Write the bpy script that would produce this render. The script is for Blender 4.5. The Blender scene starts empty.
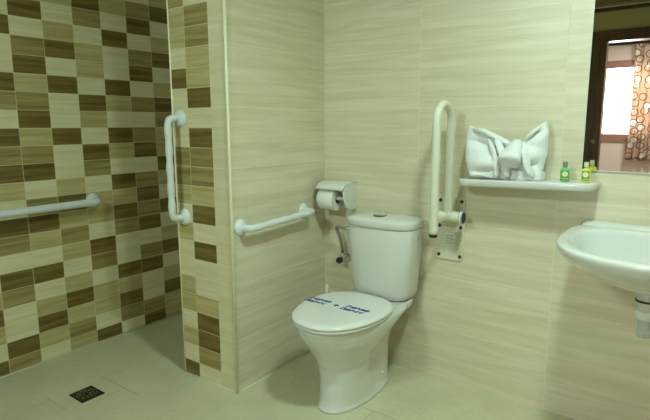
import bpy, bmesh, math, random
from mathutils import Vector, Matrix, noise as mn
random.seed(7)
PI = math.pi
COL = bpy.context.scene.collection
H = .0833                      # height of one mosaic cell
W = -1.003                     # shower wall
DY = -.6544                    # end of the partition
Z0 = .0726                     # first mosaic joint above the floor
CW = .1478                     # width of one mosaic cell
GY = -1.0173
YB = -3.6                      # wall with the doorway
XR = 2.25                      # right wall
HC = 2.28                      # ceiling

# ------------------------------------------------------------------ materials
def newmat(name):
    m = bpy.data.materials.new(name); m.use_nodes = True
    return m, m.node_tree, m.node_tree.nodes['Principled BSDF']
def plain(name, col, rough=.4, metal=0, coat=0, trans=0, ior=1.45, noise=0, nscale=20, bump=0, bscale=200, sheen=0, sss=0):
    m, t, b = newmat(name)
    b.inputs['Base Color'].default_value = (*col, 1); b.inputs['Roughness'].default_value = rough
    b.inputs['Metallic'].default_value = metal; b.inputs['Coat Weight'].default_value = coat
    b.inputs['Coat Roughness'].default_value = .05
    b.inputs['Transmission Weight'].default_value = trans; b.inputs['IOR'].default_value = ior
    b.inputs['Sheen Weight'].default_value = sheen
    tc = t.nodes.new('ShaderNodeTexCoord')
    if noise:
        n = t.nodes.new('ShaderNodeTexNoise'); n.inputs['Scale'].default_value = nscale; n.inputs['Detail'].default_value = 4
        t.links.new(tc.outputs['Object'], n.inputs['Vector'])
        mx = t.nodes.new('ShaderNodeMix'); mx.data_type = 'RGBA'
        mx.inputs['A'].default_value = (*[c*(1-noise) for c in col], 1)
        mx.inputs['B'].default_value = (*[min(1, c*(1+noise)) for c in col], 1)
        t.links.new(n.outputs['Fac'], mx.inputs['Factor']); t.links.new(mx.outputs['Result'], b.inputs['Base Color'])
    if bump:
        n = t.nodes.new('ShaderNodeTexNoise'); n.inputs['Scale'].default_value = bscale; n.inputs['Detail'].default_value = 3
        t.links.new(tc.outputs['Object'], n.inputs['Vector'])
        bp = t.nodes.new('ShaderNodeBump'); bp.inputs['Strength'].default_value = bump; bp.inputs['Distance'].default_value = .002
        t.links.new(n.outputs['Fac'], bp.inputs['Height']); t.links.new(bp.outputs['Normal'], b.inputs['Normal'])
    return m

class G:                       # tiny node-graph helper
    def __init__(s, t): s.t = t
    def m(s, op, a, b=None, c=None, clamp=False):
        n = s.t.nodes.new('ShaderNodeMath'); n.operation = op; n.use_clamp = clamp
        for i, v in enumerate((a, b, c)):
            if v is None: continue
            if isinstance(v, (int, float)): n.inputs[i].default_value = v
            else: s.t.links.new(v, n.inputs[i])
        return n.outputs[0]
    def mix(s, f, a, b):
        n = s.t.nodes.new('ShaderNodeMix'); n.data_type = 'RGBA'
        for k, v in (('Factor', f), ('A', a), ('B', b)):
            if isinstance(v, (int, float)): n.inputs[k].default_value = v
            elif isinstance(v, tuple): n.inputs[k].default_value = (*v, 1)
            else: s.t.links.new(v, n.inputs[k])
        return n.outputs['Result']
    def xyz(s):
        tc = s.t.nodes.new('ShaderNodeTexCoord'); sp = s.t.nodes.new('ShaderNodeSeparateXYZ')
        s.t.links.new(tc.outputs['Object'], sp.inputs[0]); return sp.outputs
    def vec(s, x, y, z):
        n = s.t.nodes.new('ShaderNodeCombineXYZ')
        for i, v in enumerate((x, y, z)):
            if isinstance(v, (int, float)): n.inputs[i].default_value = v
            else: s.t.links.new(v, n.inputs[i])
        return n.outputs[0]
    def noise(s, v, scale, detail=4, rough=.55, dist=0):
        n = s.t.nodes.new('ShaderNodeTexNoise'); n.inputs['Scale'].default_value = scale
        n.inputs['Detail'].default_value = detail; n.inputs['Roughness'].default_value = rough; n.inputs['Distortion'].default_value = dist
        s.t.links.new(v, n.inputs['Vector']); return n.outputs['Fac']
    def smooth(s, v, lo, hi, a=0., b=1.):
        n = s.t.nodes.new('ShaderNodeMapRange'); n.interpolation_type = 'SMOOTHSTEP'
        s.t.links.new(v, n.inputs['Value'])
        for k, q in (('From Min', lo), ('From Max', hi), ('To Min', a), ('To Max', b)): n.inputs[k].default_value = q
        return n.outputs[0]
    def joint(s, v, off, period, w):      # 1 on a joint line
        q = s.m('DIVIDE', s.m('SUBTRACT', v, off), period)
        f = s.m('ABSOLUTE', s.m('SUBTRACT', s.m('FRACT', s.m('ADD', q, .5)), .5))
        return s.smooth(s.m('MULTIPLY', f, period), w*.5, w, 1., 0.)

def tile_mat(name, light, dark, axis, zper, zoff, uper=None, uoff=0, grout=(.62, .58, .42), rough=.22, contrast=1., gw=.0019, seed=0., zscale=60, gm=.55):
    m, t, b = newmat(name); g = G(t); x, y, z = g.xyz()
    u = x if axis == 'x' else y
    zc = g.m('FLOOR', g.m('DIVIDE', g.m('SUBTRACT', z, zoff), zper))
    uc = g.m('FLOOR', g.m('DIVIDE', g.m('SUBTRACT', u, uoff), uper)) if uper else 0.
    shift = g.m('ADD', g.m('MULTIPLY', zc, 3.7), g.m('MULTIPLY', uc, 5.3) if uper else seed)
    v1 = g.vec(g.m('ADD', g.m('MULTIPLY', u, 1.6), shift), seed, g.m('MULTIPLY', z, zscale*.42))
    v2 = g.vec(g.m('ADD', g.m('MULTIPLY', u, 5.), shift), seed+3, g.m('MULTIPLY', z, zscale*2.6))
    n1 = g.noise(v1, 1., 5, .6, .6); n2 = g.noise(v2, 1., 3, .6, .3)
    f = g.m('ADD', g.m('MULTIPLY', n1, .68), g.m('MULTIPLY', n2, .32))
    f = g.smooth(f, .5-.2/contrast, .5+.2/contrast)
    c = g.mix(f, dark, light)
    J = g.joint(z, zoff, zper, gw)
    if uper: J = g.m('MAXIMUM', J, g.joint(u, uoff, uper, gw))
    c = g.mix(g.m('MULTIPLY', J, gm), c, grout)
    t.links.new(c, b.inputs['Base Color'])
    t.links.new(g.m('ADD', g.m('MULTIPLY', J, .4), rough), b.inputs['Roughness'])
    bp = t.nodes.new('ShaderNodeBump'); bp.inputs['Strength'].default_value = .35; bp.inputs['Distance'].default_value = .0012
    hgt = g.m('SUBTRACT', g.m('MULTIPLY', n2, .12), J)
    t.links.new(hgt, bp.inputs['Height']); t.links.new(bp.outputs['Normal'], b.inputs['Normal'])
    return m

CREAM_L = (.76, .70, .55); CREAM_D = (.61, .54, .375)
GRT = (.80, .76, .64)
big_z = dict(zper=3*H, zoff=Z0+2*H)
m_tile_back = tile_mat('large_cream_tile', CREAM_L, CREAM_D, 'x', uper=.597, uoff=.5207, **big_z, grout=GRT, rough=.33)
m_tile_side = tile_mat('large_cream_tile_side', CREAM_L, CREAM_D, 'y', uper=.8, uoff=DY, **big_z, grout=GRT, rough=.18, seed=8.)
m_tile_end = tile_mat('cream_tile_end', (.79, .73, .53), (.68, .61, .40), 'x', **big_z, grout=GRT, seed=15., gw=.0012)
TONES = {'d': ((.25, .18, .05), (.10, .066, .014)), 'm': ((.42, .34, .14), (.23, .17, .055)),
         't': ((.60, .52, .27), (.42, .34, .14)), 'c': ((.79, .73, .51), (.67, .60, .37))}
def mosaic_mats(axis, uoff):
    out = []
    for i, k in enumerate('dmtc'):
        out.append(tile_mat('mosaic_%s_%s' % ({'d': 'dark_brown', 'm': 'brown', 't': 'tan', 'c': 'cream'}[k], axis), *TONES[k], axis,
                            zper=H, zoff=Z0, uper=CW, uoff=uoff, grout=(.70, .66, .44), rough=.3, contrast=1.3, gw=.0018, seed=i*4., zscale=90, gm=.75))
    return out
m_mos_y = mosaic_mats('y', GY); m_mos_x = mosaic_mats('x', -.2455)

def floor_mat():
    m, t, b = newmat('pale_green_beige_floor_tile'); g = G(t); x, y, z = g.xyz()
    n1 = g.noise(g.vec(x, y, 0.), 5., 5); n2 = g.noise(g.vec(x, y, 2.), 38., 3)
    f = g.m('ADD', g.m('MULTIPLY', n1, .6), g.m('MULTIPLY', n2, .4))
    c = g.mix(g.smooth(f, .35, .65), (.53, .505, .345), (.60, .575, .40))
    P = .335
    row = g.m('FLOOR', g.m('DIVIDE', g.m('SUBTRACT', y, -1.168), .2485))
    J1 = g.joint(y, -1.168, .2485, .0022)
    J2 = g.joint(g.m('ADD', x, g.m('MULTIPLY', row, P*.5)), -.78, P, .0022)
    J = g.m('MAXIMUM', J1, J2)
    wear = g.smooth(g.noise(g.vec(x, y, 5.), 3.2, 2), .42, .62, .12, .8)
    tone = g.mix(g.smooth(g.noise(g.vec(x, y, 9.), 2.3, 1), .45, .55), (.62, .60, .42), (.27, .25, .11))
    c = g.mix(g.m('MULTIPLY', J, wear), c, tone)
    t.links.new(c, b.inputs['Base Color'])
    t.links.new(g.m('ADD', g.m('MULTIPLY', n2, .12), .27), b.inputs['Roughness'])
    bp = t.nodes.new('ShaderNodeBump'); bp.inputs['Strength'].default_value = .25; bp.inputs['Distance'].default_value = .001
    t.links.new(g.m('SUBTRACT', g.m('MULTIPLY', n1, .4), J), bp.inputs['Height']); t.links.new(bp.outputs['Normal'], b.inputs['Normal'])
    return m
m_floor = floor_mat()

def wood_mat():
    m, t, b = newmat('dark_stained_wood'); g = G(t); x, y, z = g.xyz()
    n = g.noise(g.vec(g.m('MULTIPLY', x, 40.), g.m('MULTIPLY', y, 40.), g.m('MULTIPLY', z, 2.5)), 1., 5, .6, .8)
    t.links.new(g.mix(g.smooth(n, .3, .7), (.05, .024, .013), (.13, .065, .036)), b.inputs['Base Color'])
    b.inputs['Roughness'].default_value = .28
    return m
m_wood = wood_mat()

def curtain_mat():
    m, t, b = newmat('beige_curtain_with_rings'); g = G(t); x, y, z = g.xyz()
    vo = t.nodes.new('ShaderNodeTexVoronoi'); vo.voronoi_dimensions = '2D'; vo.inputs['Scale'].default_value = 9.5; vo.inputs['Randomness'].default_value = .6
    t.links.new(g.vec(x, z, 0.), vo.inputs['Vector'])
    d = vo.outputs['Distance']
    ring = g.m('MULTIPLY', g.smooth(d, .33, .36), g.smooth(d, .42, .46, 1., 0.))
    inner = g.smooth(d, .33, .36, 1., 0.)
    tone = g.smooth(g.noise(g.vec(x, 0., z), 9., 1), .45, .55)
    c = g.mix(g.m('MULTIPLY', inner, tone), (.72, .56, .42), (.92, .90, .86))
    c = g.mix(ring, c, (.16, .08, .05))
    t.links.new(c, b.inputs['Base Color']); b.inputs['Roughness'].default_value = .8
    tr = t.nodes.new('ShaderNodeBsdfTranslucent'); t.links.new(c, tr.inputs['Color'])
    mx = t.nodes.new('ShaderNodeMixShader'); mx.inputs[0].default_value = .35
    t.links.new(b.outputs[0], mx.inputs[1]); t.links.new(tr.outputs[0], mx.inputs[2])
    t.links.new(mx.outputs[0], t.nodes['Material Output'].inputs['Surface'])
    return m
m_curtain = curtain_mat()

m_porc = plain('white_porcelain', (.68, .68, .665), .12, coat=.4, noise=.01, nscale=3)
m_seat = plain('white_seat_plastic', (.74, .745, .73), .16, noise=.01, nscale=4)
m_plas = plain('white_plastic', (.72, .72, .69), .3, noise=.02, nscale=8)
m_cool = plain('white_nylon_rail', (.70, .74, .76), .3, noise=.02, nscale=8)
m_enam = plain('cream_enamelled_steel', (.74, .73, .62), .26, noise=.015, nscale=8)
m_plate = plain('mounting_plate_steel', (.68, .66, .52), .3, noise=.03, nscale=10)
m_dark = plain('dark_rubber', (.03, .03, .028), .45, noise=.1)
m_chrome = plain('chrome', (.75, .75, .72), .12, metal=1, noise=.02)
m_steel = plain('braided_steel', (.42, .42, .38), .35, metal=.8, noise=.35, nscale=260)
m_drain = plain('blackened_drain_steel', (.035, .035, .028), .25, metal=.6, noise=.4, nscale=60)
m_towel = plain('white_terry_cloth', (.80, .81, .82), .9, bump=.9, bscale=420, sheen=.3)
m_paper = plain('tissue_paper', (.80, .80, .74), .9, noise=.03, nscale=60, bump=.4, bscale=150)
m_card = plain('grey_cardboard', (.18, .16, .10), .8, noise=.1)
m_blue = plain('blue_ink', (.02, .035, .32), .5, noise=.02)
m_ink = plain('grey_ink', (.20, .22, .2), .5, noise=.02)
m_band = plain('glossy_paper_band', (.84, .845, .80), .16, noise=.01, nscale=4)
m_trim = plain('ivory_edge_bead', (.84, .82, .62), .3, noise=.02)
m_grout = plain('silicone_bead', (.63, .63, .48), .4, noise=.03)
m_wall = plain('olive_cream_paint', (.47, .42, .22), .7, noise=.03, nscale=3, bump=.15, bscale=90)
m_bed = plain('pale_rose_paint', (.80, .72, .68), .7, noise=.02, nscale=3)
m_white = plain('white_paint', (.8, .79, .76), .6, noise=.02)
m_ceil = plain('brown_ceiling_paint', (.30, .235, .08), .7, noise=.08, nscale=3)
m_black = plain('black_metal', (.015, .012, .01), .4, noise=.1)
m_bedfloor = plain('terracotta_floor', (.34, .2, .13), .4, noise=.15, nscale=6)
m_frame = plain('reddish_window_frame', (.34, .20, .155), .4, noise=.12, nscale=12)
m_gcap = plain('pale_bottle_cap', (.62, .62, .40), .4, noise=.02)
m_scap = plain('grey_bottle_cap', (.20, .22, .17), .35, noise=.02)
m_green = plain('green_gel', (.14, .52, .14), .12, coat=.6, noise=.1, nscale=40)
m_yellow = plain('yellow_gel', (.72, .74, .06), .12, coat=.6, noise=.1, nscale=40)
m_lab = plain('pale_label', (.75, .78, .55), .5, noise=.05, nscale=90)
m_labg = plain('green_label', (.16, .30, .05), .5, noise=.1, nscale=90)
m_trap = plain('cloudy_plastic', (.70, .72, .70), .15, trans=.35, noise=.05)
m_mir = plain('mirror_silver', (.93, .95, .93), .0, metal=1)
m_medge = plain('mirror_edge', (.6, .66, .58), .15, noise=.02)

def glass_mat():
    m = bpy.data.materials.new('window_glass'); m.use_nodes = True; t = m.node_tree; t.nodes.clear()
    o = t.nodes.new('ShaderNodeOutputMaterial'); a = t.nodes.new('ShaderNodeBsdfTransparent'); b = t.nodes.new('ShaderNodeBsdfGlossy')
    b.inputs['Roughness'].default_value = .02
    fr = t.nodes.new('ShaderNodeFresnel'); fr.inputs['IOR'].default_value = 1.4
    mx = t.nodes.new('ShaderNodeMixShader'); t.links.new(fr.outputs[0], mx.inputs[0]); t.links.new(a.outputs[0], mx.inputs[1]); t.links.new(b.outputs[0], mx.inputs[2])
    t.links.new(mx.outputs[0], o.inputs['Surface']); return m
m_glass = glass_mat()

# ------------------------------------------------------------------ mesh helpers
def link(name, me, mats=None, parent=None, smooth=False, subsurf=0, bevel=0, bseg=2, autosm=True):
    o = bpy.data.objects.new(name, me); COL.objects.link(o)
    for m in (mats if isinstance(mats, (list, tuple)) else [mats] if mats else []): me.materials.append(m)
    if parent: o.parent = parent; o.matrix_parent_inverse = parent.matrix_world.inverted() if False else Matrix.Identity(4)
    if smooth:
        for p in me.polygons: p.use_smooth = True
    if bevel:
        b = o.modifiers.new('Bevel', 'BEVEL'); b.width = bevel; b.segments = bseg; b.limit_method = 'ANGLE'; b.angle_limit = math.radians(35)
        b.harden_normals = False
    if subsurf:
        s = o.modifiers.new('Subdivision', 'SUBSURF'); s.levels = s.render_levels = subsurf
    return o
def mesh(vs, fs):
    me = bpy.data.meshes.new('mesh'); me.from_pydata([tuple(v) for v in vs], [], fs); me.update()
    bm = bmesh.new(); bm.from_mesh(me); bmesh.ops.recalc_face_normals(bm, faces=bm.faces); bm.to_mesh(me); bm.free(); return me
def box(name, lo, hi, m, parent=None, bevel=0, bseg=2, smooth=None):
    x0, y0, z0 = lo; x1, y1, z1 = hi
    vs = [(x, y, z) for z in (z0, z1) for y in (y0, y1) for x in (x0, x1)]
    fs = [(0, 1, 3, 2), (4, 6, 7, 5), (0, 4, 5, 1), (1, 5, 7, 3), (3, 7, 6, 2), (2, 6, 4, 0)]
    return link(name, mesh(vs, fs), m, parent, smooth=bool(bevel) if smooth is None else smooth, bevel=bevel, bseg=bseg)
def boxes(name, lst, m, parent=None, bevel=0):
    vs = []; fs = []
    for lo, hi in lst:
        n = len(vs); x0, y0, z0 = lo; x1, y1, z1 = hi
        vs += [(x, y, z) for z in (z0, z1) for y in (y0, y1) for x in (x0, x1)]
        fs += [tuple(n+i for i in f) for f in [(0, 1, 3, 2), (4, 6, 7, 5), (0, 4, 5, 1), (1, 5, 7, 3), (3, 7, 6, 2), (2, 6, 4, 0)]]
    return link(name, mesh(vs, fs), m, parent, bevel=bevel)
def loft(rings, close=True, cap0=True, cap1=True):
    n = len(rings[0]); vs = [p for r in rings for p in r]; fs = []
    for i in range(len(rings)-1):
        for j in range(n if close else n-1):
            k = (j+1) % n; fs.append((i*n+j, i*n+k, (i+1)*n+k, (i+1)*n+j))
    if cap0: fs.append(tuple(range(n-1, -1, -1)))
    if cap1: fs.append(tuple((len(rings)-1)*n+j for j in range(n)))
    return vs, fs
def frames(path):
    pts = [Vector(p) for p in path]; T = []
    for i in range(len(pts)):
        a = pts[max(0, i-1)]; b = pts[min(len(pts)-1, i+1)]; T.append((b-a).normalized())
    up = Vector((0, 0, 1)) if abs(T[0].z) < .9 else Vector((1, 0, 0))
    N = [(up-T[0]*up.dot(T[0])).normalized()]
    for i in range(1, len(pts)):
        n = N[-1]-T[i]*N[-1].dot(T[i]); N.append(n.normalized())
    return pts, T, N
def tube_geo(path, r, seg=16, vs=None, fs=None):
    pts, T, N = frames(path); rings = []
    for i, p in enumerate(pts):
        B = T[i].cross(N[i]); rr = r(i/(len(pts)-1)) if callable(r) else r
        rings.append([p+(N[i]*math.cos(a)+B*math.sin(a))*rr for a in [2*PI*k/seg for k in range(seg)]])
    return loft(rings)
def tube(name, path, r, m, parent=None, seg=16):
    vs, fs = tube_geo(path, r, seg); return link(name, mesh(vs, fs), m, parent, smooth=True)
def smooth_ends(o):             # keeps flat caps flat
    for p in o.data.polygons:
        if len(p.vertices) > 4: p.use_smooth = False
    return o
def round_path(pts, rad, n=8):
    P = [Vector(p) for p in pts]; out = [P[0]]
    for i in range(1, len(P)-1):
        a = (P[i-1]-P[i]); b = (P[i+1]-P[i]); ra = min(rad, a.length*.49, b.length*.49)
        s = P[i]+a.normalized()*ra; e = P[i]+b.normalized()*ra
        for k in range(n+1):
            t = k/n; out.append(s*(1-t)**2+P[i]*2*t*(1-t)+e*t*t)
    out.append(P[-1]); return out
def resample(path, step):
    out = [Vector(path[0])]
    for a, b in zip(path[:-1], path[1:]):
        a = Vector(a); b = Vector(b); n = max(1, int((b-a).length/step))
        for k in range(1, n+1): out.append(a.lerp(b, k/n))
    return out
def lathe(name, prof, m, parent=None, seg=28, origin=(0, 0, 0), axis='z', bevel=0, subsurf=0):
    rings = []
    for r, h in prof:
        ring = []
        for k in range(seg):
            a = 2*PI*k/seg; c, s = math.cos(a)*max(r, .00005), math.sin(a)*max(r, .00005)
            p = {'z': (c, s, h), 'y': (c, h, s), 'x': (h, c, s)}[axis]
            ring.append(tuple(origin[i]+p[i] for i in range(3)))
        rings.append(ring)
    vs, fs = loft(rings); o = link(name, mesh(vs, fs), m, parent, smooth=True, subsurf=subsurf)
    return smooth_sharp(o)
def smooth_sharp(o, ang=40):
    me = o.data; bm = bmesh.new(); bm.from_mesh(me)
    for e in bm.edges:
        if len(e.link_faces) == 2 and e.calc_face_angle(0) > math.radians(ang): e.smooth = False
    bm.to_mesh(me); bm.free(); return o
def empty(name, loc=(0, 0, 0)):
    o = bpy.data.objects.new(name, None); o.empty_display_size = .05; COL.objects.link(o); return o
def tag(o, label, cat, group=None):
    o['label'] = label; o['category'] = cat
    if group: o['group'] = group
    return o
def struct(o): o['kind'] = 'structure'; return o
def sup(t, n): return math.copysign(abs(t)**(2/n), t)

# ------------------------------------------------------------------ setting
def base_at(root, p):           # put the empty at the thing's base, children keep their world place
    root.location = p
    for c in root.children: c.matrix_parent_inverse = Matrix.Translation(-Vector(p))

struct(box('floor', (-1.15, YB-.12, -.1), (XR+.12, .12, 0), m_floor))
struct(box('wall_back', (-1.15, 0, 0), (XR, .12, HC), m_tile_back))
struct(box('wall_right', (XR, YB, 0), (XR+.12, .12, HC), m_tile_side))
struct(box('ceiling', (-1.15, YB-.12, HC), (XR+.12, .12, HC+.1), m_ceil))

MOS_Y = {  # columns of the shower wall, from the floor up
 -3: 'mctdctmcdtcmdtcdmctdctmcd', -2: 'tdcmtdcctdmctdcmcdtcmdtcc', -1: 'dctdtcdmctdcmtdccmtdcmtdc',
 0: 'mdccmdcmdctdmdcmdccdcmtdc', 1: 'ctdtcdctdmcdmtdmtdmcdtcmd', 2: 'tmtdtctmtdtccdccdcdtctmcd',
 3: 'dcttcmdcttcmdctdcttcmdtcm', 4: 'cmdtdccmdtdctdctdccdctmcd', 5: 'dmccdmcdmdmcdmcmcdmcdmctd',
 6: 'ttdtcdtcdctdttmdtcdtcdtcm', 7: 'cdtmcdcmdtcdmctdcmdtcmdct', 8: 'dctmdtcdmctdcmdtcdmctdmcd',
}
def mosaic_wall(name, axis, fixed, cols, pattern, zmax, mats, back):
    vs = []; fs = []; mi = []
    n = int((zmax-Z0)/H)+1
    zs = [0]+[Z0+i*H for i in range(n+1)]; zs = [z for z in zs if z < zmax]+[zmax]
    for u0, u1, key in cols:
        pat = pattern[key] if key in pattern else None
        for k in range(len(zs)-1):
            ch = (pat[k] if k < len(pat) else random.choice('dmtcc')) if pat else random.choice('ddmttccc')
            b = len(vs)
            for u, z in ((u0, zs[k]), (u1, zs[k]), (u1, zs[k+1]), (u0, zs[k+1])):
                vs.append((fixed, u, z) if axis == 'y' else (u, fixed, z))
            fs.append((b, b+1, b+2, b+3)); mi.append(mats[0].index(ch) if ch in mats[0] else len(mats[0]))
    us = [c[0] for c in cols]+[c[1] for c in cols]; ua, ub = min(us), max(us)
    # solid body behind the tiled face
    b = len(vs)
    for d in (0, back):
        for u, z in ((ua, 0), (ub, 0), (ub, zmax), (ua, zmax)):
            vs.append((fixed+d, u, z) if axis == 'y' else (u, fixed+d, z))
    for f in ((4, 5, 6, 7), (0, 1, 5, 4), (1, 2, 6, 5), (2, 3, 7, 6), (3, 0, 4, 7)): fs.append(tuple(b+i for i in f)); mi.append(len(mats[0]))
    me = bpy.data.meshes.new(name); me.from_pydata(vs, [], fs)
    bm = bmesh.new(); bm.from_mesh(me); bmesh.ops.remove_doubles(bm, verts=bm.verts, dist=1e-5)
    bmesh.ops.recalc_face_normals(bm, faces=bm.faces); bm.to_mesh(me); bm.free()
    # remove_doubles keeps face order
    o = bpy.data.objects.new(name, me); COL.objects.link(o)
    for m in mats[1]: me.materials.append(m)
    for p, i in zip(me.polygons, mi): p.material_index = i
    return struct(o)
cols = [(GY+CW*(c-1), GY+CW*c, c) for c in range(-16, 7)]
cols += [(GY+CW*6, 0, 7)]
mosaic_wall('wall_shower', 'y', W, cols, MOS_Y, HC, ('dmtc', m_mos_y+[m_mos_y[3]]), -.12)

MOS_X = {'a': 'dctcttcctctmmcccdcttmdcc', 'b': 'cmddtccdcdtmmdcdtttmcdmc'}
MOS_X['b'] = 'cmddtccdcdtmmdcdttmmcmdc'
DX0, DX1, DX2 = -.3491, -.2455, -.0986
# partition between the shower and the toilet: body, mosaic end face
part = box('wall_partition', (DX0, DY+.004, 0), (0, 0, HC), [m_tile_side], None); struct(part)
vs = []; fs = []; mi = []
zs = [0]+[Z0+i*H for i in range(40)]; zs = [z for z in zs if z < HC]+[HC]
for u0, u1, key in ((DX0, DX1, 'a'), (DX1, DX2, 'b'), (DX2, 0, None)):
    for k in range(len(zs)-1):
        b = len(vs)
        vs += [(u0, DY, zs[k]), (u1, DY, zs[k]), (u1, DY, zs[k+1]), (u0, DY, zs[k+1])]; fs.append((b, b+1, b+2, b+3))
        ch = MOS_X[key][k % 24] if key else None
        mi.append('dmtc'.index(ch) if ch else 4)
b = len(vs)
for d in (0, .004): vs += [(DX0, DY+d, 0), (0, DY+d, 0), (0, DY+d, HC), (DX0, DY+d, HC)]
for f in ((4, 5, 6, 7), (0, 1, 5, 4), (1, 2, 6, 5), (2, 3, 7, 6), (3, 0, 4, 7)): fs.append(tuple(b+i for i in f)); mi.append(4)
me = bpy.data.meshes.new('partition_end'); me.from_pydata(vs, [], fs)
bm = bmesh.new(); bm.from_mesh(me); bmesh.ops.remove_doubles(bm, verts=bm.verts, dist=1e-5); bmesh.ops.recalc_face_normals(bm, faces=bm.faces); bm.to_mesh(me); bm.free()
o = bpy.data.objects.new('wall_partition_end', me); COL.objects.link(o); struct(o)
for m in m_mos_x+[m_tile_end]: me.materials.append(m)
for p, i in zip(me.polygons, mi): p.material_index = i
o = tube('trim_1', [(0, DY, 0), (0, DY, HC)], .0065, m_trim); struct(smooth_ends(o))
o = tube('trim_2', [(DX0, DY, 0), (DX0, DY, HC)], .004, m_trim); struct(smooth_ends(o))
# silicone beads along the floor
o = tube('trim_3', [(W, YB, .001), (W, 0, .001)], .005, m_grout); struct(o)
o = tube('trim_4', [(DX0, DY, .001), (0, DY, .001), ], .003, m_grout); struct(o)
o = tube('trim_5', [(0, DY, .001), (0, 0, .001)], .003, m_grout); struct(o)

# doorway wall behind the camera (seen in the mirror) and the bedroom beyond it
DXA, DXB, DZ = .70, 1.55, 1.93
boxes_ = [((-1.15, YB-.08, 0), (DXA-.13, YB, HC)), ((DXB+.13, YB-.08, 0), (XR, YB, HC)), ((DXA-.13, YB-.08, DZ+.10), (DXB+.13, YB, HC))]
struct(boxes('wall_doorway', boxes_, m_wall))
door = boxes('door_1', [((DXA-.13, YB-.085, 0), (DXA, YB+.025, DZ+.10)), ((DXB, YB-.085, 0), (DXB+.13, YB+.025, DZ+.10)), ((DXA, YB-.085, DZ), (DXB, YB+.025, DZ+.10))], m_wood, bevel=.004)
struct(door)
sp = lathe('strike_plate', [(0, .001), (.018, .001), (.02, 0), (.02, -.002)], plain('brass', (.25, .24, .13), .3, metal=.7), door, origin=(.645, YB+.028, .99), axis='y')
struct(boxes('trim_6', [((-1.0, YB, 2.205), (XR, YB+.04, 2.235))], m_wood))
struct(boxes('trim_7', [((-1.0, YB, 2.235), (XR, YB+.03, 2.25))], m_white))
YF = -5.6
struct(box('floor_bedroom', (-1.15, YF-.12, -.1), (XR+.6, YB-.12, -.002), m_bedfloor))
struct(box('ceiling_bedroom', (-1.15, YF-.12, HC), (XR+.6, YB-.12, HC+.1), m_white))
struct(box('wall_bedroom_left', (-1.15, YF, 0), (-1.03, YB-.08, HC), m_bed))
struct(box('wall_bedroom_right', (XR+.48, YF, 0), (XR+.6, YB-.08, HC), m_bed))
WX0, WX1, WZ0, WZ1 = .36, 1.5, .93, 1.95
struct(boxes('wall_bedroom_far', [((-1.15, YF-.12, 0), (WX0, YF, HC)), ((WX1, YF-.12, 0), (XR+.6, YF, HC)), ((WX0, YF-.12, 0), (WX1, YF, WZ0)), ((WX0, YF-.12, WZ1), (WX1, YF, HC))], m_bed))
win = boxes('window_1', [((WX0, YF-.1, WZ0), (WX1, YF+.02, WZ0+.10)), ((WX0, YF-.1, WZ1-.09), (WX1, YF+.02, WZ1)), ((WX0, YF-.1, WZ0+.10), (WX0+.05, YF+.02, WZ1-.09)),
                         ((WX1-.05, YF-.1, WZ0+.10), (WX1, YF+.02, WZ1-.09)), ((.93, YF-.09, WZ0+.10), (.98, YF+.01, WZ1-.09))], m_frame)
struct(win)
boxes('window_pane', [((WX0+.05, YF-.06, WZ0+.10), (.93, YF-.056, WZ1-.09)), ((.98, YF-.06, WZ0+.10), (WX1-.05, YF-.056, WZ1-.09))], m_glass, win)

# curtain on its rod
cr = empty('curtain_rod')
tube('rod', [(.1, YF+.09, 2.145), (1.75, YF+.09, 2.145)], .016, m_black, cr)
for x in (.1, 1.75):
    lathe('finial', [(0, -.02), (.02, -.008), (.024, 0), (.02, .012), (0, .02)], m_black, cr, origin=(x, YF+.09, 2.145), axis='x', seg=14)
for x in (.14, 1.7):
    tube('bracket', [(x, YF-.001, 2.145), (x, YF+.09, 2.145)], .006, m_black, cr, seg=8)
base_at(cr, (.9, YF, 2.145)); tag(cr, 'black curtain rod on the bedroom wall above the window, reflected in the mirror', 'curtain rod')
nx, nz = 150, 30; vs = []; fs = []
for j in range(nz+1):
    v = j/nz; z = 2.127-v*(2.127-.70)
    for i in range(nx+1):
        u = i/nx; x = .72+u*.90+.012*math.sin(v*3+u*9)
        y = YF+.09+(.018+.016*v)*math.sin(u*2*PI*11+.5*math.sin(v*2.4))
        vs.append((x, y, z))
for j in range(nz):
    for i in range(nx): a = j*(nx+1)+i; fs.append((a, a+1, a+nx+2, a+nx+1))
cu = link('curtain', mesh(vs, fs), m_curtain, smooth=True)
s = cu.modifiers.new('Solid', 'SOLIDIFY'); s.thickness = .002
tag(cu, 'beige curtain with a brown ring pattern hanging at the bedroom window, reflected in the mirror', 'curtain')

# ------------------------------------------------------------------ wall mirror
mir = empty('wall_mirror')
MX0, MX1, MZ0, MZ1 = 1.197, 2.02, .998, 1.92
box('mirror_glass', (MX0, -.006, MZ0), (MX1, -.0005, MZ1), m_mir, mir)
boxes('polished_edge', [((MX0-.003, -.0062, MZ0), (MX0, -.0004, MZ1)), ((MX0-.003, -.0062, MZ0-.003), (MX1+.003, -.0004, MZ0)), ((MX1, -.0062, MZ0), (MX1+.003, -.0004, MZ1))], m_medge, mir)
base_at(mir, (1.6, 0, MZ0)); tag(mir, 'frameless wall mirror above the washbasin reflecting a doorway and curtain', 'mirror')

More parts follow.
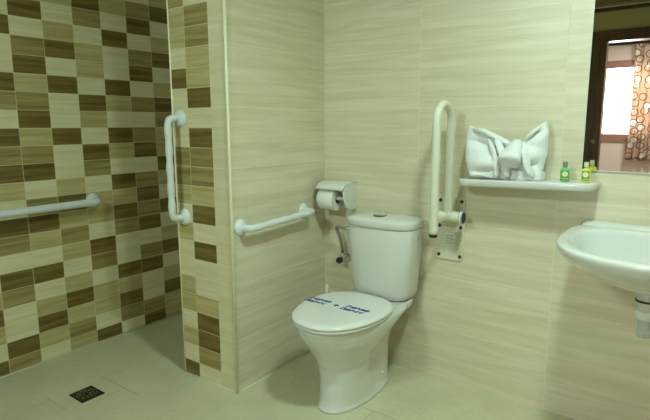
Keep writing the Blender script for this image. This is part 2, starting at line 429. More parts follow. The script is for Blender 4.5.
# ------------------------------------------------------------------ toilet
toilet = empty('toilet'); CX = .402
def egg(z, hw, yf, yb, n=2.2, cx=CX, seg=48, nb=3.5, split=None):
    """front rounded, back squarer ring"""
    ym = yb-(yb-yf)*.42 if split is None else split
    out = []
    for k in range(seg):
        a = 2*PI*k/seg; c, s = math.cos(a), math.sin(a)
        if s < 0: out.append((cx+hw*sup(c, n), ym+(ym-yf)*sup(s, n), z))
        else: out.append((cx+hw*sup(c, nb), ym+(yb-ym)*sup(s, nb), z))
    return out
R = [egg(0, .101, -.556, -.15, n=2.3, nb=3), egg(.010, .101, -.556, -.15, n=2.3, nb=3), egg(.014, .096, -.550, -.155, n=2.3, nb=3), egg(.04, .093, -.543, -.22, nb=2.4), egg(.12, .091, -.536, -.28, nb=2.2),
     egg(.18, .098, -.542, -.28, nb=2.2), egg(.225, .116, -.562, -.26, nb=2.2), egg(.27, .140, -.592, -.22, nb=2.2), egg(.31, .160, -.622, -.17, nb=2.4),
     egg(.345, .173, -.642, -.12, nb=3), egg(.372, .179, -.650, -.08), egg(.381, .178, -.648, -.08)]
v1, f1 = loft(R)
R2 = [egg(0, .088, -.42, -.125, n=4), egg(.010, .088, -.42, -.125, n=4), egg(.014, .083, -.42, -.130, n=4), egg(.06, .079, -.40, -.128, n=4), egg(.20, .077, -.40, -.120, n=4),
      egg(.275, .086, -.40, -.08, n=4), egg(.325, .122, -.38, -.025, n=4), egg(.355, .152, -.36, -.014, n=4), egg(.384, .156, -.34, -.014, n=4)]
v2, f2 = loft(R2)
me = mesh(v1+v2, f1+[tuple(i+len(v1) for i in f) for f in f2])
bowl = link('bowl', me, m_porc, toilet, smooth=True)
r = bowl.modifiers.new('Remesh', 'REMESH'); r.mode = 'VOXEL'; r.voxel_size = .005; r.use_smooth_shade = True
s = bowl.modifiers.new('Smooth', 'SMOOTH'); s.factor = .5; s.iterations = 6
ab = .062
lathe('bolt_cap', [(0, .007), (.006, .006), (.008, .002), (.008, -.004)], m_seat, toilet, origin=(CX+.081, -.22, .065), axis='x', seg=14)
# seat and lid
def seat_ring(z, inset, back=-.206):
    return egg(z, .186-inset, -.666+inset, back-inset, n=2.15, nb=2.6, split=-.40)
SZ = .384
v, f = loft([seat_ring(SZ, .012), seat_ring(SZ+.002, .006), seat_ring(SZ+.010, .004), seat_ring(SZ+.014, .008)])
link('seat', mesh(v, f), m_seat, toilet, smooth=True)
def lid_z(x, y):
    d = ((x-CX)/.186)**2+((y+.44)/.235)**2
    return SZ+.0325+.0015*(1-min(1, d))
rings = [seat_ring(SZ+.0155, .010), seat_ring(SZ+.017, .002), seat_ring(SZ+.022, 0), seat_ring(SZ+.027, .003)]
for ins in (.010, .03, .06, .10, .15, .18):
    rings.append([(x, y, lid_z(x, y)-(.0012 if ins == .01 else 0)) for x, y, z in seat_ring(0, ins)] if ins < .18 else
                 [(x*.2+CX*.8, y*.2+(-.44)*.8, lid_z(x*.2+CX*.8, y*.2-.352)) for x, y, z in seat_ring(0, .15)])
v, f = loft(rings); lid = link('lid', mesh(v, f), m_seat, toilet, smooth=True)
for x in (CX-.075, CX+.075):
    lathe('hinge', [(0, -.022), (.011, -.021), (.012, -.016), (.012, .016), (.011, .021), (0, .022)], m_seat, toilet, origin=(x, -.208, .388), axis='x', seg=16)
# cistern
TX0, TX1 = .247, .585; TC = (TX0+TX1)/2
def tankring(z, hw, yf, yb=-.008, n=5., seg=56, bow=.026):
    out = []
    for k in range(seg):
        a = 2*PI*k/seg; c, s = math.cos(a), math.sin(a); yf_ = yf+.010; x = hw*sup(c, n); y = (yf_+yb)/2+(yb-yf_)/2*sup(s, n)
        if s < 0: y -= bow*(1-(x/hw)**2)
        out.append((TC+x, y, z))
    return out
v, f = loft([tankring(.383, .112, -.150), tankring(.387, .124, -.162), tankring(.398, .135, -.174), tankring(.42, .142, -.181), tankring(.56, .156, -.190), tankring(.712, .166, -.196), tankring(.716, .164, -.194)])
tank = link('cistern', mesh(v, f), m_porc, toilet, smooth=True)
rings = [tankring(.7175, .164, -.193), tankring(.7185, .168, -.199), tankring(.723, .170, -.202), tankring(.742, .171, -.203), tankring(.749, .1685, -.200), tankring(.7545, .160, -.192)]
for fct in (.85, .6, .3, .05):
    rings.append([(TC+(x-TC)*fct, -.1+(y+.1)*fct, .7555+.010*(1-fct*fct)) for x, y, z in tankring(0, .160, -.192)])
v, f = loft(rings); tl = link('cistern_lid', mesh(v, f), m_porc, toilet, smooth=True)
lathe('button_surround', [(.031, -.004), (.031, .0012), (.0285, .002), (.027, .0015), (0, .0015)], m_dark, tl, origin=(TC-.006, -.135, .7640), seg=28)
lathe('flush_button', [(.026, -.004), (.026, .002), (.023, .004), (.0215, .003), (.020, .0045), (.001, .0055)], m_chrome, tl, origin=(TC-.006, -.135, .7645), seg=28)
lathe('cistern_plug', [(0, .003), (.009, .003), (.0115, 0), (.0115, -.006)], m_chrome, toilet, origin=(TX1-.002, -.10, .682), axis='x', seg=16)
base_at(toilet, (CX, -.3, 0)); tag(toilet, 'white porcelain toilet with closed lid and cistern against the cream tiled wall', 'toilet')

# paper band with blue writing across the lid
band = empty('paper_band')
def text_mesh(s, size, x, y, shear=0.):
    c = bpy.data.curves.new('t', 'FONT'); c.body = s; c.size = size; c.align_x = 'LEFT'; c.align_y = 'BOTTOM'; c.extrude = 0; c.shear = shear; c.offset = size*.045
    o = bpy.data.objects.new('t', c); COL.objects.link(o); bpy.context.view_layer.update()
    me = bpy.data.meshes.new_from_object(o); bpy.data.objects.remove(o); return me
def place_text(name, s, size, x0, x1, y, z_of, m, parent):
    me = text_mesh(s, size, 0, 0, .25); w = max(v.co.x for v in me.vertices)
    for v in me.vertices:
        v.co.x = x0+v.co.x*(x1-x0)/w; v.co.y += y; v.co.z = z_of(v.co.x, v.co.y)
    me.materials.append(m); o = bpy.data.objects.new(name, me); COL.objects.link(o); o.parent = parent; return o
nb = 40; vs = []; fs = []
xa, xb = CX-.176, CX+.170
for i in range(nb+1):
    x = xa+(xb-xa)*i/nb
    for y in (-.478, -.45, -.42, -.384): vs.append((x, y, lid_z(x, y)+.0005-(.0012 if i in (0, nb) else 0)))
for i in range(nb):
    for j in range(3): a = i*4+j; fs.append((a, a+1, a+5, a+4))
bs = link('band', mesh(vs, fs), m_seat, band)
zt = lambda x, y: lid_z(x, y)+.0011
for (a, b) in ((.222, .335), (.412, .524)):
    place_text('writing', 'Desinfectado', .034, a, b, -.424, zt, m_blue, band)
    place_text('writing', 'Disinfected', .034, a-.006, b-.010, -.457, zt, m_blue, band)
vs = []; cxx, cyy = .373, -.428                       # four-lobed blue star
for k in range(16):
    a = 2*PI*k/16; rr = .0145 if k % 4 == 0 else (.0105 if k % 2 else .0065)
    vs.append((cxx+rr*math.cos(a)*1.1, cyy+rr*math.sin(a), zt(cxx, cyy)))
link('star_mark', mesh(vs, [tuple(range(16))]), m_blue, band)
base_at(band, (CX, -.43, .412)); tag(band, 'white paper hygiene band with blue writing across the closed toilet lid', 'paper band')

# ------------------------------------------------------------------ water supply
sup_ = empty('water_supply_valve')
lathe('wall_flange', [(0, -.012), (.016, -.010), (.022, -.003), (.022, -.0003)], m_chrome, sup_, origin=(.142, 0, .50), axis='y', seg=20)
lathe('valve_body', [(0, -.055), (.009, -.055), (.010, -.045), (.008, -.04), (.008, -.01), (.009, -.005)], m_chrome, sup_, origin=(.142, 0, .50), axis='y', seg=16)
lathe('valve_outlet', [(.009, 0), (.009, .010), (.014, .012), (.014, .032), (.009, .034)], m_chrome, sup_, origin=(.142, -.042, .503), axis='z', seg=12)
lathe('valve_handle', [(0, -.083), (.014, -.082), (.017, -.076), (.015, -.060), (.008, -.054)], m_dark, sup_, origin=(.142, 0, .50), axis='y', seg=10)
tube('hose', round_path([(.142, -.042, .53), (.132, -.045, .60), (.112, -.06, .662), (.150, -.085, .672), (TX0-.004, -.09, .670)], .035, 8), .0085, m_steel, sup_, seg=10)
lathe('hose_nut', [(.006, -.03), (.010, -.028), (.010, -.006), (.0125, -.004), (.0125, 0)], m_plas, sup_, origin=(TX0-.001, -.09, .670), axis='x', seg=12)
base_at(sup_, (.142, 0, .50)); tag(sup_, 'chrome angle valve with braided hose feeding the toilet cistern', 'valve')

# toilet brush behind the toilet
br = empty('toilet_brush')
BX, BY = .100, -.120
lathe('holder_cup', [(.0, 0), (.046, 0), (.048, .004), (.042, .10), (.040, .13), (.036, .13), (.036, .01), (0, .008)], m_plas, br, origin=(BX, BY, 0), seg=24)
lathe('handle', [(.005, .02), (.005, .30), (.007, .335), (.009, .355), (.0085, .372), (.004, .380), (0, .381)], m_plas, br, origin=(BX, BY, 0), seg=14)
lathe('bristles', [(.01, .015), (.028, .03), (.030, .08), (.02, .10), (.005, .105)], m_plas, br, origin=(BX, BY, 0), seg=20)
base_at(br, (BX, BY, 0)); tag(br, 'white toilet brush in its holder in the corner behind the toilet', 'toilet brush')

# ------------------------------------------------------------------ paper holder and roll
ph = empty('toilet_paper_holder')
# wall plate with rounded corners and a hood curving forward over the roll
def rrect(cx, cz, hw, hh, y, n=4.5, seg=40):
    return [(cx+hw*sup(math.cos(2*PI*k/seg), n), y, cz+hh*sup(math.sin(2*PI*k/seg), n)) for k in range(seg)]
v, f = loft([rrect(.105, .822, .074, .066, -.0008), rrect(.105, .822, .074, .066, -.012), rrect(.105, .822, .070, .062, -.017), rrect(.105, .822, .05, .045, -.019)])
link('back_plate', mesh(v, f), m_plas, ph, smooth=True)
prof = [(-.001, .896), (-.03, .900), (-.065, .899), (-.095, .893), (-.118, .882), (-.128, .870), (-.128, .866)]
rings = []
for (x, k) in ((.022, .975), (.026, 1.), (.10, 1.), (.168, 1.), (.178, .985), (.181, .965)):
    out = [(x, y*k, .83+(z-.83)*k) for y, z in prof]; inn = [(x, y*.94*k-.0, .83+(z-.83)*k-.006) for y, z in reversed(prof)]
    rings.append(out+inn)
v, f = loft(rings); hood = link('hood', mesh(v, f), m_plas, ph, smooth=True)
# right cheek carrying the spindle
side = [(0, .892), (-.06, .892), (-.10, .876), (-.112, .85), (-.105, .81), (-.085, .775), (-.05, .760), (0, .757)]
v, f = loft([[(.172, y, z) for y, z in side], [(.181, y*.99, .825+(z-.825)*.98) for y, z in side]])
link('cheek', mesh(v, f), m_plas, ph, bevel=.004, bseg=3)
v, f = tube_geo([(.026, -.078, .819), (.174, -.078, .819)], .0095); link('spindle', mesh(v, f), m_plas, ph, smooth=True)
base_at(ph, (.105, 0, .757)); ph.location = (.118, 0, .751); tag(ph, 'white plastic toilet paper holder with hood on the wall left of the cistern', 'paper holder')
rollm = empty('toilet_roll')
seg = 44; rings = []
for r_, x in ((.020, .032), (.0515, .032), (.053, .034), (.053, .121), (.0515, .123), (.020, .123)):
    rings.append([(x, -.078+r_*math.cos(2*PI*k/seg), .811+r_*math.sin(2*PI*k/seg)) for k in range(seg)])
vs, fs = loft(rings, cap0=False, cap1=False); n = seg
link('paper', mesh(vs, fs), m_paper, rollm, smooth=True); smooth_sharp(rollm.children[0])
rings = [[(x, -.078+r_*math.cos(2*PI*k/seg), .811+r_*math.sin(2*PI*k/seg)) for k in range(seg)] for r_, x in ((.020, .0315), (.020, .1235), (.0185, .1235), (.0185, .0315), (.020, .0315))]
vs, fs = loft(rings, cap0=False, cap1=False); link('cardboard_core', mesh(vs, fs), m_card, rollm, smooth=True)
base_at(rollm, (.09, -.078, .755)); rollm.location = (.103, -.078, .749); tag(rollm, 'white toilet paper roll on the holder beside the cistern', 'toilet roll')

# ------------------------------------------------------------------ grab rails
def ripple(t0, t1, base, amp, n):
    def r(t):
        if t < t0 or t > t1: return base
        u = (t-t0)/(t1-t0); return base+amp*(math.sin(u*PI*2*n-PI/2)*.5+.0)
    return r
def grab(name, a, b, nrm, out, label, rip=True, rad=.0155, fl=.037, grp=None, shift=0.):
    a, b, nrm = Vector(a), Vector(b), Vector(nrm); root = empty(name)
    d = (b-a).normalized()
    p = round_path([a+nrm*.006, a+nrm*out, b+nrm*out, b+nrm*.006], .034, 10); p = resample(p, .006)
    rr = ripple(.13, .87, rad, .0032, 5) if rip else rad
    tube('bar', p, rr, m_cool, root, seg=20)
    for q in (a, b):
        pts = []
        ax = 'x' if abs(nrm.x) > .5 else 'y'; sg = nrm.x if ax == 'x' else nrm.y
        lathe('flange', [(0, sg*.022), (.018, sg*.021), (.027, sg*.017), (fl-.004, sg*.010), (fl, sg*.004), (fl, sg*.0004)], m_cool, root, origin=tuple(q), axis=ax, seg=30)
    base_at(root, tuple((a+b)/2)); tag(root, label, 'grab bar', grp); return root
grab('grab_bar', (-.298, DY, 1.196), (-.298, DY, .760), (0, -1, 0), .068, 'white vertical grab bar with a rippled grip on the end of the partition wall')
grab('grab_bar', (0, -.605, .738), (0, -.175, .752), (1, 0, 0), .062, 'short white horizontal grab bar on the partition wall left of the toilet')
grab('grab_bar', (W, -.690, .780), (W, -1.55, .777), (1, 0, 0), .068, 'long white horizontal grab bar on the brown mosaic wall of the shower', rip=False, rad=.0185, fl=.038)

# fold-up support rail
fr = empty('fold_up_grab_rail')
v, f = loft([rrect(.685, .717, .067, .144, -.0008, n=14, seg=64), rrect(.685, .717, .067, .144, -.005, n=14, seg=64), rrect(.685, .717, .065, .142, -.0065, n=14, seg=64)])
pl = link('mounting_plate', mesh(v, f), m_plate, fr)
for x in (.640, .738):
    for z in (.838, .715+.01, .594):
        lathe('screw', [(.0075, .0), (.0075, -.003), (.005, -.0055), (0, -.006)], m_dark, pl, origin=(x, -.0064, z), axis='y', seg=12)
boxes('rating_label', [((.665, -.0072, .650), (.712, -.0064, .692))], m_band, pl)
boxes('print_lines', [((.668, -.0076, .684-.0085*i), (.709-.006*(i % 2), -.0072, .687-.0085*i)) for i in range(5)], m_ink, pl)
boxes('pivot_bracket', [((.665, -.060, .765), (.735, -.0064, .800))], m_enam, fr, bevel=.006)
v, f = tube_geo([(.650, -.082, .782), (.762, -.082, .782)], .021, 24); smooth_ends(smooth_sharp(link('pivot_barrel', mesh(v, f), m_enam, fr, smooth=True)))
lathe('pivot_knob', [(.024, 0), (.026, .004), (.026, .012), (.023, .016), (0, .017)], m_dark, fr, origin=(.762, -.082, .782), axis='x', seg=24)
lathe('knob_ring', [(.0225, .0165), (.0255, .0155), (.0262, .011), (.0270, .011), (.0270, .004), (.0225, .0165)], m_plas, fr, origin=(.7605, -.082, .782), axis='x', seg=24)
loopx = .706
yb, yf, zt_ = -.078, -.218, 1.258
cy = (yb+yf)/2; rr = (yb-yf)/2
path = [(loopx, yb, .775), (loopx, yb, zt_-rr-.06)]+[(loopx, cy+rr*math.cos(a), zt_-rr-.012+rr*math.sin(a)) for a in [PI*k/18 for k in range(19)]]
path += [(loopx, yf, 1.05), (loopx, yf, .728)]
tube('loop_tube', resample(path, .012), .0162, m_enam, fr, seg=22)
lathe('end_cap', [(0, -.004), (.0145, -.003), (.0168, 0), (.0168, .010), (.0155, .011)], m_dark, fr, origin=(loopx, yf, .719), seg=20)
boxes('cross_link', [((loopx-.008, yf+.012, .772), (loopx+.008, -.09, .790))], m_enam, fr, bevel=.004)
base_at(fr, (.685, 0, .573)); tag(fr, 'cream tubular fold-up support rail folded upright on its wall plate right of the toilet', 'grab rail')

# ------------------------------------------------------------------ shelf
SHX0, SHX1, SHZ = .752, 1.262, .948
def sring(z, ins, yo=0):
    pts = []
    d = .124-ins; x0 = SHX0+ins; x1 = SHX1-ins
    pts.append((x0, -.0008, z))
    n = 8; r_ = .045
    for k in range(n+1):
        a = PI/2*k/n; pts.append((x0+r_*(1-math.cos(a)), -(d-r_)-r_*math.sin(a), z))
    for k in range(n+1):
        a = PI/2*(1-k/n); pts.append((x1-r_*(1-math.cos(a)), -(d-r_)-r_*math.sin(a), z))
    pts.append((x1, -.0008, z)); return pts
shelf = empty('wall_shelf')
rs = [sring(SHZ-.030, .014), sring(SHZ-.029, .007), sring(SHZ-.024, .002), sring(SHZ-.005, 0), sring(SHZ-.001, .002), sring(SHZ, .006)]
v, f = loft(rs); o = link('shelf_board', mesh(v, f), m_porc, shelf, smooth=True); smooth_sharp(o, 60)
tilt = math.radians(1.3)
for x in (.82, 1.18):
    lathe('fixing_cap', [(0, -.006), (.006, -.005), (.008, -.0005)], m_plas, shelf, origin=(x, -.0008, SHZ-.014), axis='y', seg=12)
base_at(shelf, (SHX0, 0, SHZ-.030)); shelf.rotation_euler = (0, -tilt, 0)
tag(shelf, 'white porcelain wall shelf holding the folded towel and small bottles', 'shelf')
def shz(x): return SHZ+(x-SHX0)*math.tan(tilt)

# ------------------------------------------------------------------ bow folded towel
tw = empty('folded_towel')
KX, KZ, KY = .972, 1.020, -.085
def wing(name, pts_out, knot_top, knot_bot, sgn, seed):
    """pts_out: outer edge polyline from top to bottom (x, y, z)"""
    nu, nv = 34, 46; vs = []; fs = []
    L = [Vector(p) for p in pts_out]; ls = [0]
    for a, b in zip(L[:-1], L[1:]): ls.append(ls[-1]+(b-a).length)
    def outer(t):
        s = t*ls[-1]
        for i in range(len(L)-1):
            if s <= ls[i+1] or i == len(L)-2:
                return L[i].lerp(L[i+1], min(1, (s-ls[i])/(ls[i+1]-ls[i])))
    kt, kb = Vector(knot_top), Vector(knot_bot)
    for j in range(nv+1):
        t = j/nv; o_ = outer(t); k_ = kt.lerp(kb, t)
        for i in range(nu+1):
            u = i/nu; p = k_.lerp(o_, u)
            amp = .024*math.sin(PI*min(1, u*1.05))**.8*(.6+.4*u)
            fold = .8*math.sin(t*PI*2*1.5+seed+u*1.8)+.55*math.sin(t*PI*2*3.4+seed*2-u*4.)+.35*mn.noise(Vector((p.x*45, p.z*45, seed+4)))
            nz = mn.noise(Vector((p.x*22, p.z*22, seed)))
            dy = -amp*.55*fold-.020*math.sin(PI*u)*math.sin(PI*t)-.014*nz*u
            p = p+Vector((0, dy, .006*nz*math.sin(PI*t)*u))
            if u > .9: p.y += (u-.9)*.12
            vs.append(p)
    for j in range(nv):
        for i in range(nu): a = j*(nu+1)+i; fs.append((a, a+1, a+nu+2, a+nu+1))
    o = link(name, mesh(vs, fs), m_towel, tw, smooth=True)
    s = o.modifiers.new('Solid', 'SOLIDIFY'); s.thickness = .016; s.offset = 1
    s = o.modifiers.new('Sub', 'SUBSURF'); s.levels = s.render_levels = 1
    return o
lw = wing('left_wing', [(.782, -.060, 1.162), (.778, -.07, 1.10), (.790, -.095, 1.03), (.816, -.122, .957)], (.975, -.075, 1.085), (.955, -.08, .965), -1, 1.)
rw = wing('right_wing', [(1.062, -.050, 1.178), (1.072, -.058, 1.13), (1.072, -.07, 1.06), (1.060, -.08, .985), (1.050, -.09, .968)], (.985, -.07, 1.085), (1.0, -.08, .968), 1, 2.6)
# rolled knot: a thick rolled strip passing over the middle, its end facing the viewer
def blob(name, c, rad, rot, seed, m=m_towel, sq=2.4, sub=1, rough=.006):
    nu, nv = 28, 18; vs = []; fs = []; M = Matrix.Rotation(rot[2], 3, 'Z') @ Matrix.Rotation(rot[1], 3, 'Y') @ Matrix.Rotation(rot[0], 3, 'X')
    rings = []
    for j in range(nv+1):
        ph = -PI/2+PI*j/nv; ring = []
        for i in range(nu):
            th = 2*PI*i/nu
            p = Vector((rad[0]*sup(math.cos(ph), sq)*sup(math.cos(th), sq), rad[1]*sup(math.cos(ph), sq)*sup(math.sin(th), sq), rad[2]*sup(math.sin(ph), sq)))
            q = p*(1+rough/ max(rad)*mn.noise(p*30+Vector((seed, seed, 0)))*2)
            ring.append(M @ q+Vector(c))
        rings.append(ring)
    v, f = loft(rings); o = link(name, mesh(v, f), m, tw, smooth=True)
    if sub: s = o.modifiers.new('Sub', 'SUBSURF'); s.levels = s.render_levels = 1
    return o
def roll(name, path, r0, r1, flat, seed):
    pts, T, N = frames(resample(path, .006)); rings = []; n = len(pts); seg = 24
    for i, p in enumerate(pts):
        t = i/(n-1); B = T[i].cross(N[i]); e = min(1, (.25+4*t) if t < .2 else 1, ((1-t)*9+.45))
        rr = (r0+(r1-r0)*t)*e
        rings.append([p+(N[i]*math.cos(a)*flat+B*math.sin(a))*rr*(1+.10*math.sin(3*a+t*4+seed)+.05*math.sin(t*30+seed)) for a in [2*PI*k/seg for k in range(seg)]])
    v, f = loft(rings); o = link(name, mesh(v, f), m_towel, tw, smooth=True)
    s = o.modifiers.new('Sub', 'SUBSURF'); s.levels = s.render_levels = 1
    return o
roll('knot', [(.985, -.060, 1.085), (.977, -.112, 1.062), (.972, -.138, 1.035), (.970, -.150, 1.018)], .034, .044, 1.0, 1.)
roll('wrap_fold', [(.900, -.10, 1.125), (.925, -.118, 1.075), (.948, -.128, 1.02), (.958, -.118, .965)], .015, .016, .7, 3.)
roll('wrap_fold', [(.870, -.10, 1.115), (.905, -.118, 1.06), (.918, -.120, 1.00), (.915, -.112, .962)], .012, .014, .7, 5.)
roll('wrap_fold', [(.80, -.085, 1.150), (.85, -.098, 1.142), (.90, -.10, 1.118), (.955, -.09, 1.090)], .014, .017, .6, 5.)
roll('wrap_fold', [(1.005, -.10, 1.095), (1.022, -.118, 1.060), (1.028, -.12, 1.01), (1.05, -.105, .972)], .016, .014, .7, 2.)
roll('wrap_fold', [(1.010, -.09, 1.110), (1.035, -.095, 1.135), (1.060, -.08, 1.160)], .012, .008, .7, 4.)
blob('base_fold', (.995, -.065, .972), (.085, .040, .024), (0, -.02, 0), 3., sq=3.4)
blob('base_fold', (.885, -.060, .970), (.075, .034, .024), (0, -.02, 0), 6., sq=3.4)
base_at(tw, (.95, -.07, .95)); tag(tw, 'white terry towel folded into a bow standing on the wall shelf', 'towel')

# ------------------------------------------------------------------ toiletry bottles
def bottle(x, y, rot, gel, label, capm):
    z = shz(x)+.0004; b = empty('toiletry_bottle')
    def rr(hw, hd, zz, n=5.): return [(hw*sup(math.cos(2*PI*k/28), n), hd*sup(math.sin(2*PI*k/28), n), zz) for k in range(28)]
    v, f = loft([rr(.0145, .0095, 0), rr(.016, .011, .0015), rr(.016, .011, .043), rr(.0145, .0095, .0465), rr(.008, .007, .0495, 2.2), rr(.006, .006, .051, 2), rr(.006, .006, .055, 2)])
    body = link('bottle_body', mesh(v, f), gel, b, smooth=True)
    cp = lathe('bottle_cap', [(.0068, .0535), (.0082, .054), (.0082, .0705), (.0074, .072), (0, .072)], capm, b, seg=18)
    boxes('front_label', [((-.0125, -.0114, .006), (.0125, -.0108, .041))], m_labg, body)
    lathe('label_emblem', [(0, -.0118), (.0098, -.0118), (.0098, -.0112)], m_lab, body, origin=(0, 0, .0275), axis='y', seg=20)
    boxes('label_stripe', [((-.0095, -.0121, .0095), (.0095, -.0114, .0115)), ((-.006, -.0121, .0255), (.006, -.0116, .0275)), ((-.004, -.0121, .030), (.004, -.0116, .0315))], m_labg if False else m_gcap, body)
    b.location = (x, y, z); b.rotation_euler = (0, -tilt, rot); tag(b, label, 'bottle'); return b
bottle(1.151, -.062, .22, m_green, 'small green toiletry bottle with a grey cap on the shelf beside the towel', m_scap)
bottle(1.222, -.062, .05, m_yellow, 'small yellow toiletry bottle with a pale cap at the right end of the shelf', m_gcap)

# ------------------------------------------------------------------ washbasin
wb = empty('washbasin'); BXC = 1.482; BA = .292
def bring(z, s, ins, ycen=-.25, n=2.5):
    """outline shrunk about (BXC, ycen); back side straight and square"""
    out = []; seg = 64; a_ = BA*s-ins; bf = .335*s-ins; bb = .247*s-ins
    for k in range(seg):
        a = 2*PI*k/seg; c, q = math.cos(a), math.sin(a)
        if q <= 0: out.append((BXC+a_*sup(c, n), ycen+bf*sup(q, n), z))
        else: out.append((BXC+a_*sup(c, 5), ycen+bb*sup(q, 5), z))
    return out
def shift(r, dy): return [(x, y+dy, z) for x, y, z in r]
RZ = .802
def under(z, s, yc=-.25, n=2.4):
    r_ = bring(z, s, 0, n=n); ymax = -.004
    return [(x, min(ymax, y+(yc+.25)), zz) for x, y, zz in r_]
rings = [under(.626, .13, -.205, 2), under(.634, .18, -.205, 2), under(.643, .30, -.20, 2), under(.660, .50, -.19, 2.1), under(.687, .70, -.20, 2.2), under(.722, .86, -.225, 2.3), under(.754, .955, -.24), under(.776, .992), under(.788, 1.0), under(.797, .998), under(RZ, .985)]
inner = []
def basin(z, s, n=2.3, dy=0):    # inside hollow, back edge kept 9 cm off the wall
    out = []; seg = 64; a_ = .262*s; bf = .305*s; bb = .150*s
    for k in range(seg):
        a = 2*PI*k/seg; c, q = math.cos(a), math.sin(a)
        out.append((BXC+a_*sup(c, n), -.245+dy+(bf*sup(q, n) if q <= 0 else bb*sup(q, 3.2)), z))
    return out
rings += [basin(RZ+.001, 1.0), basin(RZ-.006, .965), basin(RZ-.03, .93), basin(RZ-.08, .84, dy=0), basin(RZ-.12, .66, dy=.005), basin(RZ-.138, .40, dy=.01), basin(RZ-.144, .12, dy=.02)]
v, f = loft(rings); o = link('basin', mesh(v, f), m_porc, wb, smooth=True, subsurf=1)
# raised ledge at the wall
def ledge(z, x0, x1, y0): return [(x0, -.0008, z), (x0+.012, y0+.02, z), (x0+.03, y0, z), (x1-.03, y0, z), (x1-.012, y0+.02, z), (x1, -.0008, z)]
v, f = loft([ledge(.786, BXC-.280, BXC+.280, -.080), ledge(.803, BXC-.272, BXC+.272, -.062), ledge(.810, BXC-.262, BXC+.262, -.045), ledge(.812, BXC-.25, BXC+.25, -.03)])
link('back_ledge', mesh(v, f), m_porc, wb, smooth=True, bevel=.004, bseg=3)
lathe('drain_outlet', [(.034, .608), (.034, .600), (.032, .585), (.030, .572), (.0, .572)], m_porc, wb, origin=(BXC-.027, -.205, .026), seg=28)
base_at(wb, (BXC, 0, .6)); tag(wb, 'wide white porcelain washbasin mounted on the tiled wall below the mirror', 'washbasin')
tr = empty('basin_trap'); TXc = BXC-.027
lathe('rubber_washer', [(.0, .572), (.034, .572), (.034, .566), (0, .566)], m_dark, tr, origin=(TXc, -.205, .030), seg=24)
lathe('coupling_nut', [(0, .566), (.026, .566), (.024, .558), (.023, .540), (.031, .536), (.031, .520), (.027, .512), (.024, .506), (0, .506)], m_plas, tr, origin=(TXc, -.205, .030), seg=24)
lathe('trap_bottle', [(0, .508), (.020, .508), (.020, .47), (.0225, .468), (.0225, .455), (.019, .445), (0, .443)], m_trap, tr, origin=(TXc, -.205, .030), seg=24)
tube('waste_pipe', round_path([(TXc, -.19, .516), (TXc, -.12, .516), (TXc+.0, -.001, .516)], .03, 6), .015, m_trap, tr, seg=16)
base_at(tr, (TXc, -.205, .47)); tag(tr, 'white and cloudy plastic waste trap under the washbasin', 'drain trap')
tp = empty('basin_tap'); TPX = 1.465
lathe('tap_body', [(.024, .0), (.025, .004), (.020, .010), (.019, .055), (.021, .06), (.018, .072), (0, .076)], m_chrome, tp, origin=(TPX+.012, -.105, .802), seg=24)
tube('spout', round_path([(TPX+.012, -.115, .835), (TPX+.012, -.19, .855), (TPX+.012, -.225, .835)], .03, 6), .010, m_chrome, tp, seg=14)
tube('lever', [(TPX+.012, -.105, .876), (TPX+.012, -.06, .892), (TPX+.012, -.02, .898)], .006, m_chrome, tp, seg=12)
base_at(tp, (TPX, -.105, .802)); tag(tp, 'chrome mixer tap on the back of the washbasin at the right picture edge', 'tap')

# ------------------------------------------------------------------ floor drain
dr = empty('floor_drain'); A, B = .0515, 0.
DCX, DCY = -.531, -1.049
boxes('drain_frame', [((DCX-.054, DCY-.052, -.002), (DCX+.054, DCY-.047, .0025)), ((DCX-.054, DCY+.047, -.002), (DCX+.054, DCY+.052, .0025)),
                      ((DCX-.056, DCY-.052, -.002), (DCX-.051, DCY+.052, .0025)), ((DCX+.051, DCY-.052, -.002), (DCX+.056, DCY+.052, .0025))], m_drain, dr)
box('drain_cover', (DCX-.051, DCY-.047, -.002), (DCX+.051, DCY+.047, .0018), m_drain, dr)
segs = []; 
vs = []; fs = []
for ring_, cnt in ((.040, 12), (.028, 9), (.015, 6)):
    for k in range(cnt):
        a0 = 2*PI*k/cnt; a1 = a0+2*PI/cnt*.62
        for q in range(4):
            b = len(vs)
            for (rr_, aa) in ((ring_-.0028, a0+(a1-a0)*q/4), (ring_+.0028, a0+(a1-a0)*q/4), (ring_+.0028, a0+(a1-a0)*(q+1)/4), (ring_-.0028, a0+(a1-a0)*(q+1)/4)):
                vs.append((DCX+rr_*math.cos(aa), DCY+rr_*math.sin(aa), .0026))
            fs.append((b, b+1, b+2, b+3))
g_ = link('grate_ribs', mesh(vs, fs), m_chrome, dr); s = g_.modifiers.new('S', 'SOLIDIFY'); s.thickness = .0008
base_at(dr, (DCX, DCY, 0)); tag(dr, 'square dark metal floor drain with round grate in the shower floor', 'floor drain')

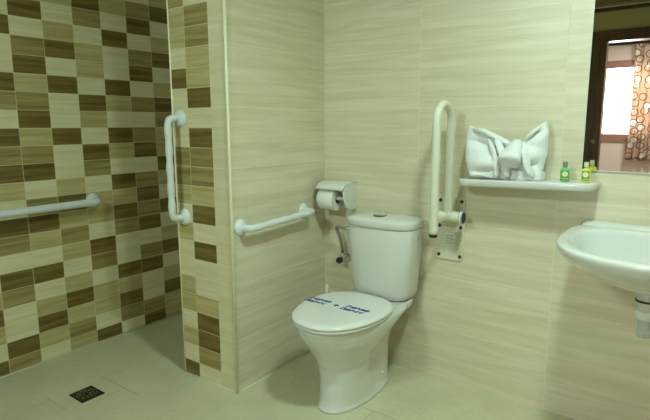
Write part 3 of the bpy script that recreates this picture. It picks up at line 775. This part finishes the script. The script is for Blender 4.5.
# ------------------------------------------------------------------ light
def area(name, loc, tgt, size, power, col, shape='DISK', sy=None):
    l = bpy.data.lights.new(name, 'AREA'); l.energy = power; l.color = col; l.shape = shape; l.size = size
    if sy: l.size_y = sy
    o = bpy.data.objects.new(name, l); COL.objects.link(o); o.location = loc
    d = Vector(tgt)-Vector(loc); o.rotation_euler = d.to_track_quat('-Z', 'Y').to_euler(); return o
WARM = (.74, 1., .85)
l1 = area('ceiling_lamp_doorside', (.45, -2.95, HC-.04), (.05, 0, .95), .40, 23, WARM); l1.data.spread = math.radians(150)
l2 = area('ceiling_lamp_basin', (1.35, -1.0, HC-.03), (1.15, -1.03, 0), .20, 18, WARM); l2.data.spread = math.radians(150)
area('daylight', (.93, YF-.35, 1.45), (.93, YF+1, 1.40), 1.3, 120, (.97, .98, 1.), 'RECTANGLE', 1.2)
area('bedroom_fill', (1.2, -4.6, HC-.03), (1.2, -4.6, 0), .3, 26, (1., .95, .88))  # added fill light, no real fitting; evens out the window-lit bedroom
w = bpy.data.worlds.new('World'); bpy.context.scene.world = w; w.use_nodes = True
w.node_tree.nodes['Background'].inputs[0].default_value = (.95, .97, 1., 1); w.node_tree.nodes['Background'].inputs[1].default_value = 1.5

# ------------------------------------------------------------------ camera
cd = bpy.data.cameras.new('camera'); cam = bpy.data.objects.new('camera', cd); COL.objects.link(cam)
F = 517.677; yaw, pit, rol = .6359, -.165, -.0036
cd.sensor_fit = 'HORIZONTAL'; cd.sensor_width = 36; cd.lens = F/650*36; cd.clip_start = .02
fw = Vector((-math.sin(yaw)*math.cos(pit), math.cos(yaw)*math.cos(pit), math.sin(pit)))
r_ = Vector((math.cos(yaw), math.sin(yaw), 0)); u_ = r_.cross(fw)
r2 = r_*math.cos(rol)+u_*math.sin(rol); u2 = -r_*math.sin(rol)+u_*math.cos(rol)
M = Matrix((r2, u2, -fw)).transposed().to_4x4(); M.translation = Vector((1.5706, -2.1264, 1.1708)); cam.matrix_world = M
sc = bpy.context.scene; sc.camera = cam
sc.view_settings.view_transform = 'Standard'; sc.view_settings.look = 'None'; sc.view_settings.gamma = 1
sc.view_settings.use_curve_mapping = False; sc.view_settings.exposure = .1
